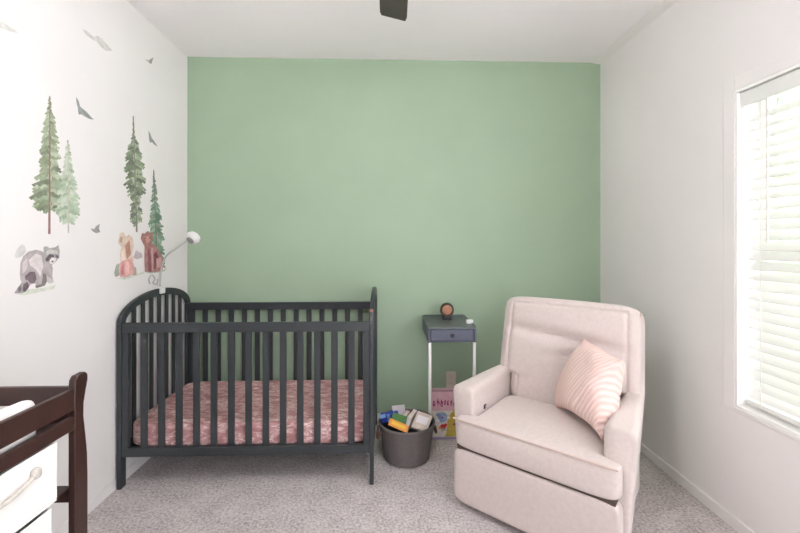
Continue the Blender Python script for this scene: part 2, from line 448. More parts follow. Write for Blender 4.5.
cpart(MB().lathe([(0, 0), (.009, 0), (.009, .004), (0, .004)], 12, mat=Matrix.Translation((CX1 - .011, CY0, .925)) @ Matrix.Rotation(PI / 2, 4, 'X')), 'bolt_cap', M['bolt'])

mb = MB().cushion(CX0 + ET + .006, CX1 - ET - .006, CY0 + .038, CY1 - .038, .1985, .327, e=(14, 14, 14), n=30)
mat_o = mb.build('crib_mattress', M['sheet'], smooth=True)
tag(mat_o, 'crib mattress in a pink patterned fitted sheet', 'mattress')

# ------------------------------------------------------------------ nursery monitor on a bent arm
mx, my = CX0 + .011, 2.49
tp = arch_z(my, chw, .86, .143)
mon = empty('nursery_monitor', (mx, my, tp), label='small white monitor on a thin bent arm above the crib end', cat='monitor')
MI = Matrix.Translation(mon.location).inverted()
def mpart(mb, name, mat, **k):
    o = mb.build(name, mat, mon, **k); o.matrix_parent_inverse = MI; return o
mpart(MB().box(mx - .0125, mx + .026, my - .022, my + .022, tp + .0015, tp + .012).box(mx + .0125, mx + .026, my - .022, my + .022, tp - .03, tp + .0015), 'clamp', M['white_plastic'], bevel=.002)
head = Vector((0, 0, CAM_Z)) + ray(193, 238) * 2.57
arm = [Vector((mx + .005, my, tp + .01)), Vector((mx + .004, my + .005, tp + .06)), Vector((mx + .004, my + .02, tp + .13)), Vector((mx + .02, my + .035, tp + .19)), Vector((mx + .06, my + .06, tp + .235)), head + Vector((-.03, -.01, -.016))]
def smooth_path(p, n=6):
    out = []
    for i in range(len(p) - 1):
        p0, p1, p2, p3 = p[max(i - 1, 0)], p[i], p[i + 1], p[min(i + 2, len(p) - 1)]
        for k in range(n):
            t = k / n
            out.append(.5 * ((2 * p1) + (p2 - p0) * t + (2 * p0 - 5 * p1 + 4 * p2 - p3) * t * t + (3 * p1 - p0 - 3 * p2 + p3) * t ** 3))
    return out + [p[-1]]
mpart(MB().tube(smooth_path(arm), .0048, 8), 'bent_arm', M['steel_grey'])
hm = Matrix.Translation(head) @ Matrix.Rotation(-.85, 4, 'X') @ Matrix.Rotation(.35, 4, 'Y')
prof = [(0, .034), (.020, .033), (.037, .022), (.045, .004), (.041, -.014), (.028, -.022), (0, -.022)]
mpart(MB().lathe(prof, 24, mat=hm), 'monitor_body', M['white_plastic'])
mpart(MB().lathe([(0, -.0225), (.024, -.0225), (.024, -.030), (0, -.030)], 16, mat=hm), 'lens', M['grey_plastic'])
q0 = on_x(150, 284, XL + .006)
mb = MB()
pts = [q0, on_x(149, 279, XL + .006), on_x(152, 275, XL + .006), on_x(155, 279, XL + .006), on_x(153, 283, XL + .006), on_x(157, 284, XL + .006), on_x(158, 279, XL + .006)]
cl = mb.tube(smooth_path(pts, 4), .0035, 6).build('cable_loop', M['steel_grey'])
tag(cl, 'small grey looped cable on the wall just above the crib end', 'cable')

# ------------------------------------------------------------------ recliner
RX, RY, RA = .596, 1.702, math.radians(-40.96)
rec = empty('recliner', (RX, RY, 0), RA, label='blush beige upholstered recliner angled in the corner by the window', cat='armchair')
def rpart(mb, name, mat, par=None, **k): return mb.build(name, mat, par or rec, **k)
CF = M['chair']
# base box, hidden mostly
rpart(MB().cushion(-.335, .335, .07, .70, .03, .30, e=(14,) * 3, n=10), 'base', CF)
rpart(MB().box(-.30, .30, .10, .64, 0, .04), 'plinth', M['dark'])
# foot rest panel (lower front) and seat cushion with a squared front lip
fr = rpart(MB().cushion(-.362, .362, -.004, .075, .035, .292, e=(11,) * 3, n=22), 'footrest_panel', CF)
def seat_mesh():
    mb = MB().cushion(-1, 1, -1, 1, -1, 1, e=(12,) * 3, n=26)
    for v in mb.bm.verts:
        x, y, z = v.co
        Y = -.008 + (y + 1) / 2 * .475
        hw = .362 if Y < .07 else .283
        s = min(1, max(0, (Y - .055) / .02)); hw = .362 * (1 - s) + .284 * s
        Z = .300 if z < 0 else .437
        Z = (.3685 + z * .0685) + (.018 * (1 - x * x) * (1 - abs(y) ** 3) * max(0, z))
        if z > 0: Z += .012 * max(0, z) * (Y - .05) * 2 * 0
        Y2 = Y - (.012 * (1 - x * x) * (1 - z * z) if y < -.5 else 0)
        v.co = (x * hw, Y2, Z)
    return mb
seat = rpart(seat_mesh(), 'seat_cushion', CF)
def loop_tube(pts, r): return MB().tube(smooth_path([Vector(p) for p in pts], 5), r, 6)
rpart(MB().tube([(-.357, -.006, .433), (-.2, -.011, .436), (0, -.013, .437), (.2, -.011, .436), (.357, -.006, .433)], .0045, 6), 'piping', M['piping'], seat)
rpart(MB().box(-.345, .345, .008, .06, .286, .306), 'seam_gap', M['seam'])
# arms: upright slab with rounded top edges
def arm_mesh(s):
    mb = MB(); xi, xo = .289, .411
    prof = []
    r = .03
    for cxx, a0 in ((xi + r, PI), (xo - r, PI / 2)):
        for k in range(7):
            a = a0 - (PI / 2) * k / 6; prof.append((cxx + r * math.cos(a), .566 - r + r * math.sin(a)))
    prof = [(xi, .05)] + prof + [(xo, .05)]
    ys = [.064 + .0, .07, .085, .2, .35, .5, .62, .66]
    ins = [.016, .006, 0, 0, 0, 0, 0, .008]
    n = len(prof); vs = []; cx, cz = (xi + xo) / 2, .3
    for y, i in zip(ys, ins):
        for (x, z) in prof:
            tp_ = .055 * max(0, y - .064) / .6 + .036 * max(0, .5 - z) / .45
            X = x + (i if x < cx else -i - tp_); Z = z - (i if z > .4 else 0) + .010 * max(0, min(1, (y - .07) / .35)) * (z > .4)
            vs.append(Vector((s * X, y, Z)))
    fs = [tuple(range(n)), tuple(range(len(ys) * n - 1, (len(ys) - 1) * n - 1, -1))]
    for k in range(len(ys) - 1):
        for i in range(n):
            j = (i + 1) % n; fs.append((k * n + i, k * n + j, (k + 1) * n + j, (k + 1) * n + i))
    return mb.faces(vs, fs)
ao = {}
for s in (-1, 1): ao[s] = rpart(arm_mesh(s), 'arm', CF)
# backrest: reclined pillow back with wings and a seam across
TB = Matrix.Translation((0, .455, .40)) @ Matrix.Rotation(math.radians(-11), 4, 'X')
def back_mesh():
    mb = MB().cushion(-1, 1, -1, 1, -1, 1, e=(10,) * 3, n=64)
    for v in mb.bm.verts:
        x, y, z = v.co
        h = (z + 1) / 2                                   # 0..1 up the back
        Z = h * .583
        hw = .362 - .012 * h
        if Z < .165: hw = .283 + (.079) * max(0, min(1, (Z - .150) / .015))
        wid = .085
        Y = y * wid + .085
        if y < 0:
            bul = .030 * (1 - abs(x) ** 4) * (1 - abs(2 * h - 1.25) ** 2 * .55)
            dip = .034 * math.exp(-((h - .66 + .05 * x) / .05) ** 2) * (1 - x * x)
            dip += .018 * math.exp(-((h - .50 - .10 * x) / .035) ** 2) * (1 - x * x) * (.5 + .5 * math.sin(5 * x + 1))
            Y -= (bul - dip) * (-y)
        if y < 0:
            g = math.exp(-((abs(x) - .84) / .02) ** 2) * (h < .93) + math.exp(-((h - .935) / .014) ** 2) * (abs(x) < .85)
            Y += .008 * min(1, g)
        Zt = Z + .012 * (1 - x * x) * max(0, h - .8) * 5 * .4
        v.co = TB @ Vector((x * hw, Y, Zt))
    return mb
back = rpart(back_mesh(), 'backrest', CF)
# side piping along both wings of the backrest
for s in (-1, 1):
    pts = [TB @ Vector((s * (.356 - .012 * h), .030, .583 * h)) for h in (.32, .45, .6, .75, .9, .955)]
    rpart(MB().tube(pts, .004, 6), 'piping', M['piping'], back)
# recline button on the inner face of the arm towards the side table
rpart(MB().box(-.2895, -.284, .174, .198, .436, .458), 'recline_button', M['button'], ao[-1], bevel=.002)
rpart(MB().lathe([(0, 0), (.006, 0), (.006, .002), (0, .002)], 10, mat=Matrix.Translation((-.284, .186, .447)) @ Matrix.Rotation(PI / 2, 4, 'Y')), 'button_center', M['steel'], ao[-1])

# throw pillow leaning in the chair
def pillow_mesh(a=.20, th=.085, n=26):
    mb = MB(); vs = []; fs = []
    for sd in (1, -1):
        for i in range(n + 1):
            for j in range(n + 1):
                u, v = -1 + 2 * i / n, -1 + 2 * j / n
                pin = 1 - .16 * (1 - v * v) * abs(u) ** 3, 1 - .16 * (1 - u * u) * abs(v) ** 3
                t = ((1 - u * u) * (1 - v * v)) ** .42
                w = .006 * math.sin(7 * u + 3 * v) + .008 * math.sin(4 * v - 5 * u + 1)
                tr_ = max(0, u + .2) * max(0, v + .2) / 1.44; tl_ = max(0, -u + .2) * max(0, v + .2) / 1.44; mid = (1 - u * u) * (1 - v * v)
                w += .012 * math.exp(-((v - .45 + .35 * u) / .10) ** 2) * mid - .010 * math.exp(-((v + .25 - .3 * u) / .12) ** 2) * max(0, u) * (1 - v * v)
                vs.append(Vector((-.045 * tr_ + .055 * tl_, 0, -.060 * tr_ - .024 * tl_)) + Vector((u * a * pin[0], -sd * (th * t + .003) + w * (1 - t * .6), v * a * pin[1])))
    q = (n + 1) * (n + 1)
    for s_ in (0, q):
        for i in range(n):
            for j in range(n):
                k = s_ + i * (n + 1) + j; fs.append((k, k + 1, k + n + 2, k + n + 1))
    rim = [i * (n + 1) for i in range(n + 1)] + [n * (n + 1) + j for j in range(1, n + 1)] + [i * (n + 1) + n for i in range(n - 1, -1, -1)] + [j for j in range(n - 1, 0, -1)]
    for i in range(len(rim)):
        k, l = rim[i], rim[(i + 1) % len(rim)]; fs.append((k, l, l + q, k + q))
    return mb.faces(vs, fs)
pl = pillow_mesh().build('throw_pillow', M['pillow'], smooth=True)
RM = Matrix.Translation((RX, RY, 0)) @ Matrix.Rotation(RA, 4, 'Z')
PM = Matrix.Translation((.178, .335, .640)) @ Matrix.Rotation(math.radians(-44), 4, 'Z') @ Matrix.Rotation(math.radians(-22), 4, 'X') @ Matrix.Rotation(math.radians(-3), 4, 'Y')
pl.matrix_world = RM @ PM
tag(pl, 'pink ribbed throw pillow leaning in the beige recliner', 'pillow')

# ------------------------------------------------------------------ side table fixed to the green wall
TX0, TX1, TY0, TY1, TZ = .257, .560, 2.487, YB, .7545
st = empty('side_table', ((TX0 + TX1) / 2, (TY0 + TY1) / 2, 0), label='narrow slate grey one-drawer side table on white legs', cat='table')
SI = Matrix.Translation(st.location).inverted()
def spart(mb, name, mat, par=None, **k):
    o = mb.build(name, mat, par or st, **k)
    if par is None: o.matrix_parent_inverse = SI
    return o
tz0 = TZ - .097
mb = MB().box(TX0, TX0 + .014, TY0, TY1, tz0, TZ - .012).box(TX1 - .014, TX1, TY0, TY1, tz0, TZ - .012)
mb.box(TX0 + .014, TX1 - .014, TY0 + .01, TY1, tz0, tz0 + .01).box(TX0 + .014, TX1 - .014, TY1 - .012, TY1, tz0 + .01, TZ - .012)
spart(mb, 'body', M['table'], bevel=.002)
mb = MB().box(TX0, TX1, TY0, TY1, TZ - .012, TZ).box(TX0, TX0 + .01, TY0 + .02, TY1, TZ, TZ + .006).box(TX1 - .01, TX1, TY0 + .02, TY1, TZ, TZ + .006).box(TX0 + .01, TX1 - .01, TY1 - .01, TY1, TZ, TZ + .008)
spart(mb, 'table_top', M['table_top'], bevel=.002)
dr = spart(MB().box(TX0 + .018, TX1 - .018, TY0 + .002, TY0 + .018, tz0 + .013, TZ - .016).box(TX0 + .024, TX1 - .024, TY0 + .018, TY1 - .05, tz0 + .013, tz0 + .05), 'drawer', M['table'], bevel=.002)
kp = [(0, 0), (.006, 0), (.006, .008), (.012, .013), (.013, .019), (.009, .024), (0, .025)]
spart(MB().lathe(kp, 16, mat=Matrix.Translation(((TX0 + TX1) / 2 - .002, TY0 + .002, TZ - .05)) @ Matrix.Rotation(PI / 2, 4, 'X')), 'knob', M['dark'], dr)
for x in (TX0 + .002, TX1 - .020):
    spart(MB().box(x, x + .018, TY0 + .006, TY0 + .024, 0, tz0), 'leg', M['leg_white'], bevel=.002)

# small round ornament and white cube on the table
ccx, ccy, cr = .412, 2.745, .047
ck = empty('table_clock', (ccx, ccy, TZ), label='small round dark ornament with a copper face on the side table', cat='ornament')
KI = Matrix.Translation(ck.location).inverted()
def kpart(mb, name, mat, **k):
    o = mb.build(name, mat, ck, **k); o.matrix_parent_inverse = KI; return o
cm = Matrix.Translation((ccx, ccy, TZ + .066)) @ Matrix.Rotation(PI / 2, 4, 'X')
kpart(MB().lathe([(0, -.035), (.030, -.034), (.043, -.022), (.049, 0), (.046, .022), (.040, .032), (.036, .030), (.034, .022), (0, .022)], 32, mat=cm), 'round_body', M['clock_wood'])
kpart(MB().lathe([(0, .023), (.028, .023), (.033, .0265), (0, .031)], 28, mat=cm @ Matrix.Translation((.0, .004, 0))), 'copper_disc', M['copper'])
kpart(MB().box(ccx - .030, ccx + .030, ccy - .026, ccy + .026, TZ, TZ + .024), 'foot', M['dark'], bevel=.004)
wx, wy_ = .543, 2.60
o = MB().cushion(wx - .026, wx + .018, wy_ - .016, wy_ + .016, TZ, TZ + .026, e=(7,) * 3, n=8).build('small_tin', M['white_plastic'])
tag(o, 'tiny white trinket box near the front corner of the side table', 'trinket box')

# outlet on the back wall
ol = MB().box(.427, .497, YB - .006, YB, .235, .35).build('wall_outlet', M['outlet'], bevel=.002)
tag(ol, 'beige wall outlet below the side table on the green wall', 'outlet')
for zc in (.268, .317): MB().box(.447, .477, YB - .008, YB - .005, zc - .014, zc + .014).build('socket', M['cream'], ol, bevel=.002)

# toy box under the table
QX0, QX1, QY0, QY1, QH = .285, .585, 2.59, 2.655, .314
tb = empty('toy_box', ((QX0 + QX1) / 2, (QY0 + QY1) / 2, 0), label='colourful pink topped picture box standing under the side table', cat='box')
QI = Matrix.Translation(tb.location).inverted()
def qpart(mb, name, mat, **k):
    o = mb.build(name, mat, tb, **k); o.matrix_parent_inverse = QI; return o
mb = MB().box(QX0, QX1, QY0, QY0 + .006, 0, QH).box(QX0, QX1, QY1 - .006, QY1, 0, QH).box(QX0, QX0 + .006, QY0 + .006, QY1 - .006, 0, QH).box(QX1 - .006, QX1, QY0 + .006, QY1 - .006, 0, QH).box(QX0 + .006, QX1 - .006, QY0 + .006, QY1 - .006, 0, .006)
qpart(mb, 'box_body', M['pink'], bevel=.001)
qpart(MB().box(QX0 + .007, QX1 - .007, QY0 + .007, QY1 - .007, .0065, QH - .015), 'interior_shade', M['dark'])  # near-black block paints the shade inside the open box
def patch(mb, pts, mat, lay):
    mb.prism([(QX0 + a, b) for a, b in pts], 'y', QY0 - .0004 - .0004 * lay, QY0 - .0001, mat)
def blob(cx, cy, rx, ry, n=12, j=.15):
    return [(cx + rx * math.cos(2 * PI * i / n) * (1 + j * (rnd.random() - .5)), cy + ry * math.sin(2 * PI * i / n) * (1 + j * (rnd.random() - .5))) for i in range(n)]
mb = MB()
patch(mb, [(.004, .02), (.296, .02), (.296, .19), (.004, .19)], M['print_white'], 0)
patch(mb, [(.095, .022), (.296, .022), (.296, .196), (.15, .20), (.11, .14)], M['print_yellow'], 1)
patch(mb, blob(.075, .148, .032, .034), M['print_blue'], 2); patch(mb, blob(.05, .165, .018, .014), M['print_blue'], 2)
patch(mb, blob(.078, .085, .019, .018), M['red'], 3); patch(mb, blob(.095, .098, .010, .010), M['red'], 3)
for _ in range(16):
    patch(mb, blob(.03 + rnd.random() * .24, .03 + rnd.random() * .13, .006 + rnd.random() * .007, .006 + rnd.random() * .008, 8), rnd.choice([M['clock_wood'], M['magenta'], M['print_blue'], M['tan'], M['orange'], M['paper']]), 4)
patch(mb, [(.004, .004), (.296, .004), (.296, .018), (.004, .018)], M['lilac'], 1)
# heading: bulky unreadable strokes across the pink band
x = .012
while x < .28:
    w = .012 + rnd.random() * .008; h = .036 + rnd.random() * .012; y0 = .215 + rnd.random() * .006
    patch(mb, blob(x + w / 2, y0 + h * .5, w * .5, h * .5, 7, .7), M['magenta'], 2)
    patch(mb, blob(x + w * .6, y0 + h * rnd.uniform(.3, .7), w * .2, h * .13, 6, .5), M['pink'], 3)
    x += w + .007
qpart(mb, 'cover_print', None, smooth=False)

# ------------------------------------------------------------------ basket and contents
BX, BY = .118, 2.392
bk = empty('storage_basket', (BX, BY, 0), label='round dark grey soft basket of toys and books beside the crib', cat='basket')
def bpart(mb, name, mat, **k): return mb.build(name, mat, bk, **k)
prof = [(0, .002), (.118, .002), (.134, .012), (.146, .08), (.156, .15), (.164, .195), (.167, .215), (.162, .218), (.157, .213), (.150, .15), (.140, .08), (.128, .018), (0, .014)]
bpart(MB().lathe(prof, 48), 'basket_body', M['basket'])
bpart(MB().lathe([(.1665, .206), (.1695, .21), (.1705, .217), (.166, .224), (.160, .222), (.158, .215), (.162, .21)], 48, closed=True), 'rim_band', M['basket'])
bpart(MB().lathe([(0, .0155), (.126, .0195), (.138, .08), (.148, .15), (.1565, .216), (.154, .216), (.145, .15), (.135, .08), (.123, .023), (0, .018)], 48), 'lining', M['basket_rim'])
for a in (math.radians(8), math.radians(192)):
    pts = []
    for k in range(9):
        t = -1 + k / 4; aa = a + t * .24; z = .19 - .055 * (1 - t * t) + .0
        rr = .169 + .014 * (1 - t * t) - .004 * (1 - abs(t)) ; pts.append((rr * math.cos(aa), rr * math.sin(aa), z))
    bpart(MB().tube(pts, .007, 8), 'handle', M['leather'])
def item(name, label, cat, w, d, h, loc, rot, mats, bev=.002, group=None):
    """a little book or box: cover board, page block and a printed spine, posed by loc/rot"""
    root = empty(name, loc, label=label, cat=cat, group=group); root.rotation_euler = rot
    mb = MB()
    mb.box(-w / 2, w / 2, -d / 2, -d / 2 + .002, 0, h).box(-w / 2, w / 2, d / 2 - .002, d / 2, 0, h).box(-w / 2, -w / 2 + .002, -d / 2 + .002, d / 2 - .002, 0, h)
    mb.build('cover', mats[0], root, smooth=False)
    MB().box(-w / 2 + .002, w / 2 - .003, -d / 2 + .002, d / 2 - .002, .003, h - .003).build('page_block', mats[1], root, smooth=False)
    if len(mats) > 2: MB().box(-w * .36, w * .36, -d / 2 - .0006, -d / 2, h * .35, h * .8).build('cover_print', mats[2], root, smooth=False)
    return root
R = math.radians
item('board_book', 'orange and yellow book lying on top at the basket front', 'book', .115, .016, .036, (BX - .058, BY - .124, .228), (R(-18), R(15), R(-20)), [M['orange'], M['yellow'], M['yellow']])
item('picture_book', 'green book behind the orange book in the basket', 'book', .085, .014, .06, (BX - .055, BY - .070, .222), (R(-14), R(10), R(-18)), [M['green'], M['cream']])
item('white_card', 'white card standing highest at the back of the basket', 'card', .078, .006, .100, (BX - .036, BY + .070, .178), (R(-6), R(-8), R(-6)), [M['paper'], M['paper']])
item('story_book', 'tan backed book upright in the middle of the basket', 'book', .026, .085, .085, (BX - .018, BY - .010, .185), (R(4), R(10), R(-24)), [M['tan'], M['cream']], group='pale books in the basket')
item('story_book', 'white book leaning beside the tan book in the basket', 'book', .024, .10, .095, (BX + .012, BY - .012, .180), (R(4), R(16), R(-24)), [M['paper'], M['cream']], group='pale books in the basket')
item('story_book', 'cream book lying slanted at the basket side nearest the side table', 'book', .092, .018, .110, (BX + .064, BY - .078, .196), (R(-58), R(10), R(-24)), [M['cream'], M['paper'], M['paper']], group='pale books in the basket')
tl = empty('toy_block', (BX - .110, BY - .004, .220), label='blue and light blue toy leaning at the crib side of the basket', cat='toy'); tl.rotation_euler = (R(2), R(-10), R(6))
MB().box(-.040, .040, -.018, .018, 0, .050).build('body', M['blue'], tl, bevel=.006)
MB().box(-.004, .014, -.0195, -.018, .002, .048).build('band', M['light_blue'], tl, smooth=False)
MB().box(.040, .066, -.012, .012, .030, .046).build('peg', M['blue'], tl, bevel=.004)
MB().box(.040, .070, -.012, .012, .006, .022).build('peg', M['blue'], tl, bevel=.004)
MB().box(-.046, -.012, -.024, -.018, .034, .056).build('cap', M['light_blue'], tl, bevel=.002)

# ------------------------------------------------------------------ changing table along the left wall
PX = -.920
KY1, KY0 = 1.262, .38
ct = empty('changing_table', (-1.16, .82, 0), label='espresso brown open changing table with double side rails at the left wall', cat='changing table')
TI = Matrix.Translation(ct.location).inverted()
def tpart(mb, name, mat=None, **k):
    o = mb.build(name, mat or M['wood'], ct, **k); o.matrix_parent_inverse = TI; return o
def post(x0, x1, ynear, sgn):
    far = [(.0, .052), (.20, .050), (.45, .052), (.57, .052), (.64, .050), (.70, .043), (.76, .035), (.80, .036), (.835, .044), (.865, .052), (.882, .052), (.891, .043)]
    near = [(.889, .012), (.878, .002), (.86, 0), (.80, .0), (.0, 0)]
    pts = [(ynear + sgn * d, z) for z, d in far] + [(ynear + sgn * d, z) for z, d in near]
    return MB().prism(pts, 'x', x0, x1)
for x0 in (-1.402, PX - .021):
    tpart(post(x0, x0 + .021, 1.211, 1), 'leg', bevel=.004)
    tpart(post(x0, x0 + .021, KY0 + .05, -1), 'leg', bevel=.004)
for x0 in (-1.400, PX - .019):
    mb = MB().box(x0, x0 + .016, KY0 + .045, 1.2135, .790, .853); tpart(mb, 'upper_rail', bevel=.003)
    mb = MB().box(x0, x0 + .016, KY0 + .045, 1.2135, .732, .772); tpart(mb, 'lower_rail', bevel=.003)
for y0 in (1.222, KY0 + .022):
    mb = MB().box(-1.381, PX - .021, y0, y0 + .016, .800, .855).box(-1.381, PX - .021, y0, y0 + .016, .732, .786); tpart(mb, 'end_rail', bevel=.003)
    mb = MB().box(-1.381, PX - .021, y0, y0 + .016, .510, .5535); tpart(mb, 'shelf_rail', bevel=.003)
    mb = MB().box(-1.381, PX - .021, y0, y0 + .016, .09, .14); tpart(mb, 'shelf_rail', bevel=.003)
tpart(MB().box(-1.382, PX - .024, KY0 + .039, 1.221, .736, .748), 'changing_deck')
tpart(MB().box(-1.381, PX - .023, KY0 + .039, 1.221, .5545, .560), 'shelf')
tpart(MB().box(-1.381, PX - .023, KY0 + .039, 1.221, .125, .133), 'shelf')
# changing pad with raised long sides
def pad_mesh():
    mb = MB().cushion(-1, 1, -1, 1, -1, 1, e=(10,) * 3, n=24)
    for v in mb.bm.verts:
        x, y, z = v.co
        X = -1.162 + x * .214; Y = .80 + y * .352
        t = min(1, max(0, (abs(x) - .62) / .26)); t = t * t * (3 - 2 * t)
        Z = .749 if z <= 0 else .749 + z * (.030 + .090 * t)
        v.co = (X, Y, Z)
    return mb
o = pad_mesh().build('changing_pad', M['pad']); tag(o, 'white changing pad lying between the rails of the brown changing table', 'changing pad')
def make_bin(loc, h, y0, y1, label):
    root = empty('storage_bin', loc, label=label, cat='bin', group='white bins in the changing table')
    x0, x1 = -.205, .225
    mb = MB().box(x0, x1, y0, y0 + .006, .006, h).box(x0, x1, y1 - .006, y1, .006, h).box(x0, x0 + .006, y0 + .006, y1 - .006, .006, h).box(x1 - .006, x1, y0 + .006, y1 - .006, .006, h).box(x0, x1, y0, y1, 0, .006)
    mb.build('bin_body', M['bin'], root, bevel=.003)
    ym = (y0 + y1) / 2; zc = h - .045
    pts = [(x1 + .004, ym + .105, zc), (x1 + .014, ym + .09, zc - .002), (x1 + .018, ym + .05, zc - .012), (x1 + .018, ym, zc - .017), (x1 + .018, ym - .05, zc - .012), (x1 + .014, ym - .09, zc - .002), (x1 + .004, ym - .105, zc)]
    hd = MB().tube(smooth_path([Vector(p) for p in pts], 4), .006, 8).build('handle', M['rope'], root)
    for s in (-1, 1): MB().cushion(x1 - .002, x1 + .018, ym + s * .105 - .012, ym + s * .105 + .012, zc - .014, zc + .014, e=(3,) * 3, n=6).build('knot', M['rope'], hd)
    return root
make_bin((-1.152, .975, .560), .166, -.185, .182, 'white fabric bin with a rope handle on the upper shelf of the changing table')
make_bin((-1.150, .955, .133), .419, -.185, .182, 'tall white fabric bin on the bottom shelf of the changing table')
make_bin((-1.152, .575, .560), .166, -.150, .205, 'white fabric bin at the near end of the upper changing table shelf')
make_bin((-1.150, .575, .133), .419, -.150, .185, 'tall white fabric bin at the near end of the bottom changing table shelf')

# ------------------------------------------------------------------ wall decals (flat printed stickers)
DM = {}
def dmat(c, j=16):
    if c not in DM:
        c2 = tuple(min(255, x + j) for x in c)
        DM[c] = material('decal_ink_%d_%d_%d' % c, c, .8, c2, 34, detail=4, lo=.38, hi=.62)
    return DM[c]
def decal(name, label, polys, group=None, origin=(0, 0), sc=1.0, parts=None, base=0):
    """polys: (colour, [(u, v)], layer): flat shapes on the plane of the left wall"""
    def mk(nm, pls, parent=None, org=None):
        mb = MB(); allp = []
        for ix, (c, pts, lay) in enumerate(pls):
            ps = [on_x(origin[0] + a / sc, origin[1] + b / sc, XL) for a, b in pts]; allp += ps
            mb.prism([(p.y, p.z) for p in ps], 'x', XL + .0003 * base, XL + .0006 + .0003 * lay + ix * 2e-6, dmat(c))
        ctr = sum(allp, Vector()) / len(allp) if org is None else org
        o = mb.build(nm, None, parent, smooth=False, origin=ctr)
        if parent is not None: o.matrix_parent_inverse = Matrix.Translation(parent.location).inverted()
        return o
    o = mk(name, polys); tag(o, label, 'wall decal', group)
    for pn, pp in (parts or {}).items(): mk(pn, pp, o)
    return o
def el(cx, cy, rx, ry, n=14, rot=0):
    out = []
    for i in range(n):
        a = 2 * PI * i / n; x, y = rx * math.cos(a), ry * math.sin(a)
        out.append((cx + x * math.cos(rot) - y * math.sin(rot), cy + x * math.sin(rot) + y * math.cos(rot)))
    return out

def tree(label, u0, v0, u1, v1, widths, tones, trunk, tw, seed, density=1.0, base=0):
    r = random.Random(seed); polys = []
    def wid(v):
        for (a, wa), (b, wb) in zip(widths, widths[1:]):
            if a <= v <= b: return wa + (wb - wa) * (v - a) / (b - a)
        return 0
    def cu(v): return u0 + (u1 - u0) * (v - v0) / (v1 - v0)
    v = widths[0][0] + 1.5; lay = 0
    # pale under-wash, jagged
    L, Rr = [], []
    vv = widths[0][0]
    while vv < widths[-1][0]:
        w = wid(vv) * .72; L.append((cu(vv) - w * r.uniform(.6, 1), vv)); Rr.append((cu(vv) + w * r.uniform(.6, 1), vv)); vv += 2.6
    polys.append((tones[0], L + Rr[::-1], 0))
    while v < widths[-1][0]:
        w = wid(v)
        for s in (-1, 1):
            for q in range(2 if w > 5 else 1):
                if r.random() > density: continue
                ln = w * r.uniform(.6, 1.08); c = cu(v); h = 1.3 + w * .13
                dr = r.uniform(.10, .42) * ln; v_ = v + r.uniform(-1.5, 1.5)
                lay = (lay + 1) % 5
                st_ = r.uniform(0, .35) * ln
                pts = [(c + s * st_, v_ - h * .7), (c + s * (st_ + (ln - st_) * .45), v_ - h * .5 + dr * .3), (c + s * (st_ + (ln - st_) * .75), v_ - h * .25 + dr * .75), (c + s * ln, v_ + dr + h * .1), (c + s * ln * .86, v_ + dr + h * .75), (c + s * ln * .7, v_ + h * .35 + dr * .6), (c + s * ln * .55, v_ + h * 1.1 + dr * .5), (c + s * ln * .34, v_ + h * .5 + dr * .3), (c + s * st_ * .6, v_ + h * .9)]
                polys.append((r.choice(tones[1:]), pts, 1 + lay))
        v += 2.3 + w * .05
    tr = [(trunk, [(cu(v0) - .25, v0), (cu(v0) + .25, v0), (u1 + tw, v1), (u1 - tw, v1)], 7)]
    tr = [(c, p, l + base) for c, p, l in tr]
    return decal('tree_decal', label, [(c, p, l + base) for c, p, l in polys], 'spruce tree decals on the left wall', parts={'trunk': tr}, base=base)
G = [(188, 194, 174), (150, 161, 134), (130, 142, 114), (116, 125, 104), (170, 178, 154), (140, 149, 124)]
G2 = [(204, 210, 196), (178, 190, 168), (164, 178, 154), (188, 196, 180), (152, 166, 144)]
G3 = [(176, 184, 162), (132, 146, 120), (112, 126, 102), (104, 112, 96), (150, 160, 134)]
G4 = [(164, 182, 164), (116, 146, 122), (98, 128, 106), (140, 164, 142), (122, 134, 116)]
tree('tallest faded green spruce decal on the left wall above the raccoon', 49.5, 96, 49, 234, [(97, .6), (108, 3.5), (118, 6), (130, 8.5), (150, 10.5), (165, 12), (180, 17), (192, 20), (204, 19), (210, 8)], G, (140, 106, 100), .9, 3)
tree('pale small spruce decal right beside the tallest spruce', 67, 140, 67.5, 233, [(141, .6), (150, 3), (165, 5.5), (180, 8), (192, 12), (205, 13), (216, 11), (222, 5)], G2, (180, 178, 162), .4, 5, base=9)
tree('slim tall spruce decal above the two brown animal decals', 133, 116, 136.5, 232, [(117, .4), (132, 1.2), (140, 3.5), (146, 7), (156, 9), (166, 11), (180, 11.5), (190, 10), (196, 5), (208, 6.5), (216, 7), (226, 4)], G3, (128, 124, 116), .7, 8, density=.85)
tree('green small spruce decal rising behind the reddish animal decal', 153.5, 170, 157, 270, [(171, .4), (184, 2.2), (198, 4), (210, 5.2), (222, 7.5), (236, 8.5), (252, 8.5), (270, 8)], G4, (118, 116, 110), .7, 11)

